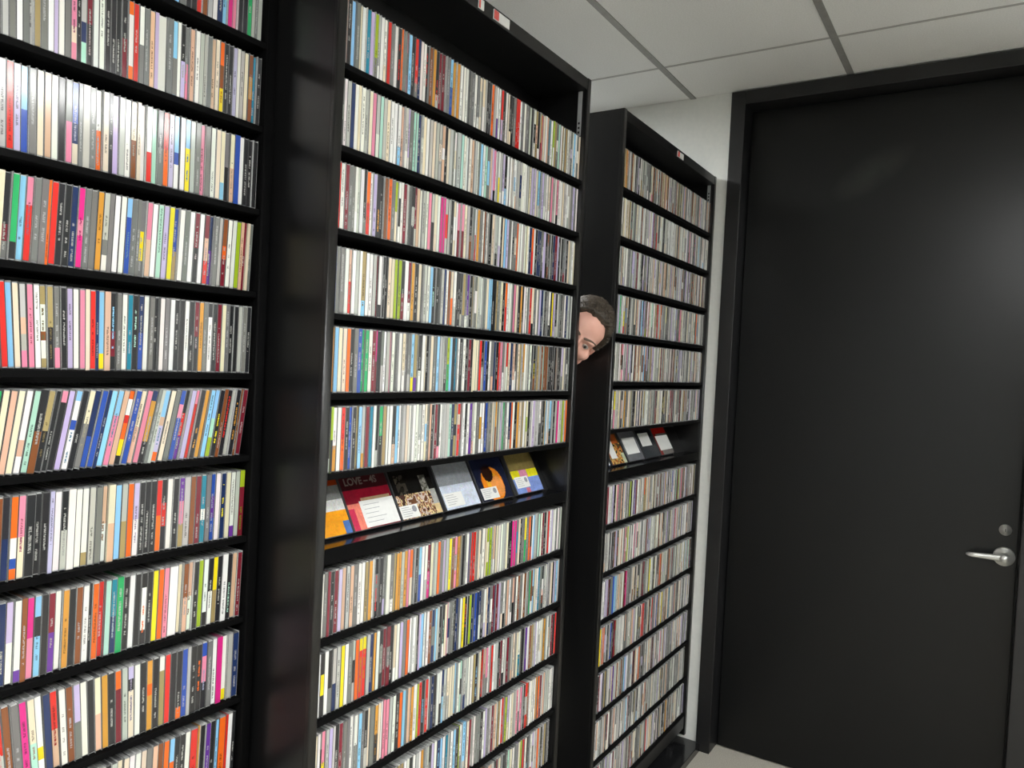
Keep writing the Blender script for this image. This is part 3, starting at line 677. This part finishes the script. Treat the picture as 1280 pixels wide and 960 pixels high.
for hx, kn, an in ((.73, (.715, .36, .53), (.70, .50, .10)), (.90, (.915, .36, .52), (.93, .50, .10))):
    limb(bm, (hx, .37, .92), kn, .082, .056, 24); limb(bm, kn, an, .056, .036, 30)
    limb(bm, (an[0], .50, .055), (an[0], .56, .036), .03, .03, 4); limb(bm, (an[0], .50, .05), (an[0]+.01, .44, .036), .034, .028, 8)
def remeshed(name, bm, m, vox, smooth=6):
    me = bm.mesh(name); o = bpy.data.objects.new(name, me); COL.objects.link(o)
    md = o.modifiers.new('r', 'REMESH'); md.mode = 'VOXEL'; md.voxel_size = vox
    sm = o.modifiers.new('s', 'SMOOTH'); sm.iterations = smooth; sm.factor = .5
    dg = bpy.context.evaluated_depsgraph_get(); me2 = bpy.data.meshes.new_from_object(o.evaluated_get(dg)); bpy.data.objects.remove(o, do_unlink=True)
    me2.name = name; me2.materials.clear(); me2.materials.append(m); me2.polygons.foreach_set('use_smooth', [True]*len(me2.polygons)); return me2
def press(me):
    for vtx in me.vertices:
        if vtx.co.z > 1.58 and vtx.co.y < .15 and vtx.co.x > 1.140: vtx.co.x = 1.140 + .0155*(1-math.exp(-(vtx.co.x-1.140)/.0155))
    return me
person = tag(link('person', press(remeshed('person', bm, M['skin'], .0045, 5))), 'person with short hair peeking sideways out of the gap between shelving units', 'person')
# clothing: shirt, trousers, shoes over the body
bm = Blob()
limb(bm, nb+Vector((0, .012, -.02)), ch, .076, .12, 18); limb(bm, sR, sL, .072, .072, 20); ell(bm, ch, (.176, .116, .18)); ell(bm, ab, (.157, .112, .16)); ell(bm, pe+Vector((0, 0, .03)), (.170, .120, .10))
for sh, el, wr in ((sR, (.71, .43, 1.15), (.74, .34, .92)), (sL, (1.13, .42, 1.11), (1.10, .33, .88))):
    limb(bm, sh, el, .062, .050, 24); limb(bm, el, Vector(el).lerp(Vector(wr), .93), .050, .036, 24)
link('shirt', remeshed('shirt', bm, M['shirt'], .009, 4), person)
bm = Blob(); ell(bm, pe+Vector((0, 0, -.03)), (.168, .119, .12))
for hx, kn, an in ((.73, (.715, .36, .53), (.70, .50, .10)), (.90, (.915, .36, .52), (.93, .50, .10))):
    limb(bm, (hx, .37, .90), kn, .092, .068, 24); limb(bm, kn, (an[0], .50, .09), .068, .054, 24)
link('trousers', remeshed('trousers', bm, M['trousers'], .009, 4), person)
for ax_ in (.70, .93):
    bm = Blob(); limb(bm, (ax_, .56, .040), (ax_+.012, .41, .036), .040, .036, 10); limb(bm, (ax_, .50, .05), (ax_, .50, .09), .046, .046, 4)
    me = remeshed('shoe', bm, M['shoe'], .006, 4)
    for vtx in me.vertices: vtx.co.z = max(vtx.co.z, .001)
    link('shoe', me, person)
for s in (-1, 1):
    bm = Blob(); ell(bm, (s*.031, -.0725, .0035), (.0125, .0125, .0105), HM, 20, 14); ey = link('eye', blob_mesh('eye', bm, M['eye_white']), person)
    bm = Blob(); ell(bm, (s*.031, -.0815, .0035), (.006, .004, .006), HM, 16, 10); link('iris', blob_mesh('iris', bm, M['iris']), ey)
    bm = Blob()
    for k in range(9):
        q = k/8; ell(bm, (s*(.012+.038*q), -.0905+.016*q*q, .0245+.006*math.sin(q*2.6)), (.0055, .0038, .0040*(1-.45*q)), HM, 8, 6)
    link('eyebrow', blob_mesh('eyebrow', bm, M['brow']), person)
# hair: a cap following the skull, border at the hairline, roughened with tufts
def skull_r(d):
    best = 0
    for c, r in (((0, .012, .030), (.073, .094, .084)), ((0, .030, .020), (.074, .080, .078)), ((0, -.030, .040), (.064, .060, .066))):
        c = Vector(c); r = Vector(r); dd = Vector([d[i]/r[i] for i in range(3)]); cc = Vector([c[i]/r[i] for i in range(3)])
        A = dd.dot(dd); B = -2*dd.dot(cc); Cc = cc.dot(cc)-1; D = B*B-4*A*Cc
        if D > 0: best = max(best, (-B+math.sqrt(D))/(2*A))
    return best
def hairline(az):      # az 0 = face, pi = nape: elevation of the hair's edge
    t = abs(az)
    if t < .6: return .94 - .12*t
    if t < 1.15: return .868 - (t-.6)*.85
    if t < 1.5: return .40 - (t-1.15)*1.9
    return -.265 - (t-1.5)*.30
bm = bmesh.new(); NA, NE = 72, 26; rows = []
for j in range(NE):
    row = []
    for i in range(NA):
        az = -math.pi + 2*math.pi*i/NA; e0 = hairline(az) + .05*noise.noise(Vector((math.cos(az)*6, math.sin(az)*6, 3))); e = e0 + (math.pi/2-e0)*j/(NE-1)
        d = Vector((math.sin(az)*math.cos(e), -math.cos(az)*math.cos(e), math.sin(e)))
        thick = -.004 if j == 0 else min(.015, .004+.005*j)
        r = skull_r(d) + thick + .004*noise.noise(d*14)+.003*noise.noise(d*34)
        row.append(bm.verts.new(HM @ (d*r)))
    rows.append(row)
for j in range(NE-1):
    for i in range(NA):
        try: bm.faces.new((rows[j][i], rows[j][(i+1) % NA], rows[j+1][(i+1) % NA], rows[j+1][i]))
        except ValueError: pass
bmesh.ops.remove_doubles(bm, verts=bm.verts[:], dist=.0004); bmesh.ops.recalc_face_normals(bm, faces=bm.faces[:])
hr = random.Random(3)
for k in range(2600):                                # tufts
    az = hr.uniform(-math.pi, math.pi); e0 = hairline(az)+.02; e = math.asin(hr.uniform(math.sin(e0), 1))
    d = Vector((math.sin(az)*math.cos(e), -math.cos(az)*math.cos(e), math.sin(e))); r = skull_r(d)+.004
    g = (d*1.0 + Vector((hr.uniform(-.7, .7), .55+hr.uniform(-.5, .5), hr.uniform(-.5, .3)))).normalized()
    p0 = d*r; sd = g.cross(d); sd = (sd if sd.length > 1e-3 else Vector((1, 0, 0))).normalized()*.0016; ln = hr.uniform(.010, .019)
    va = [bm.verts.new(HM @ q) for q in (p0-sd, p0+sd, p0+g*ln*.6+sd*.7+d*.002, p0+g*ln, p0+g*ln*.6-sd*.7+d*.002)]
    bm.faces.new(va)
hair = link('hair', press(bm_mesh('hair', bm, M['hair'])), person); hair['label'] = 'short greying brown hair'
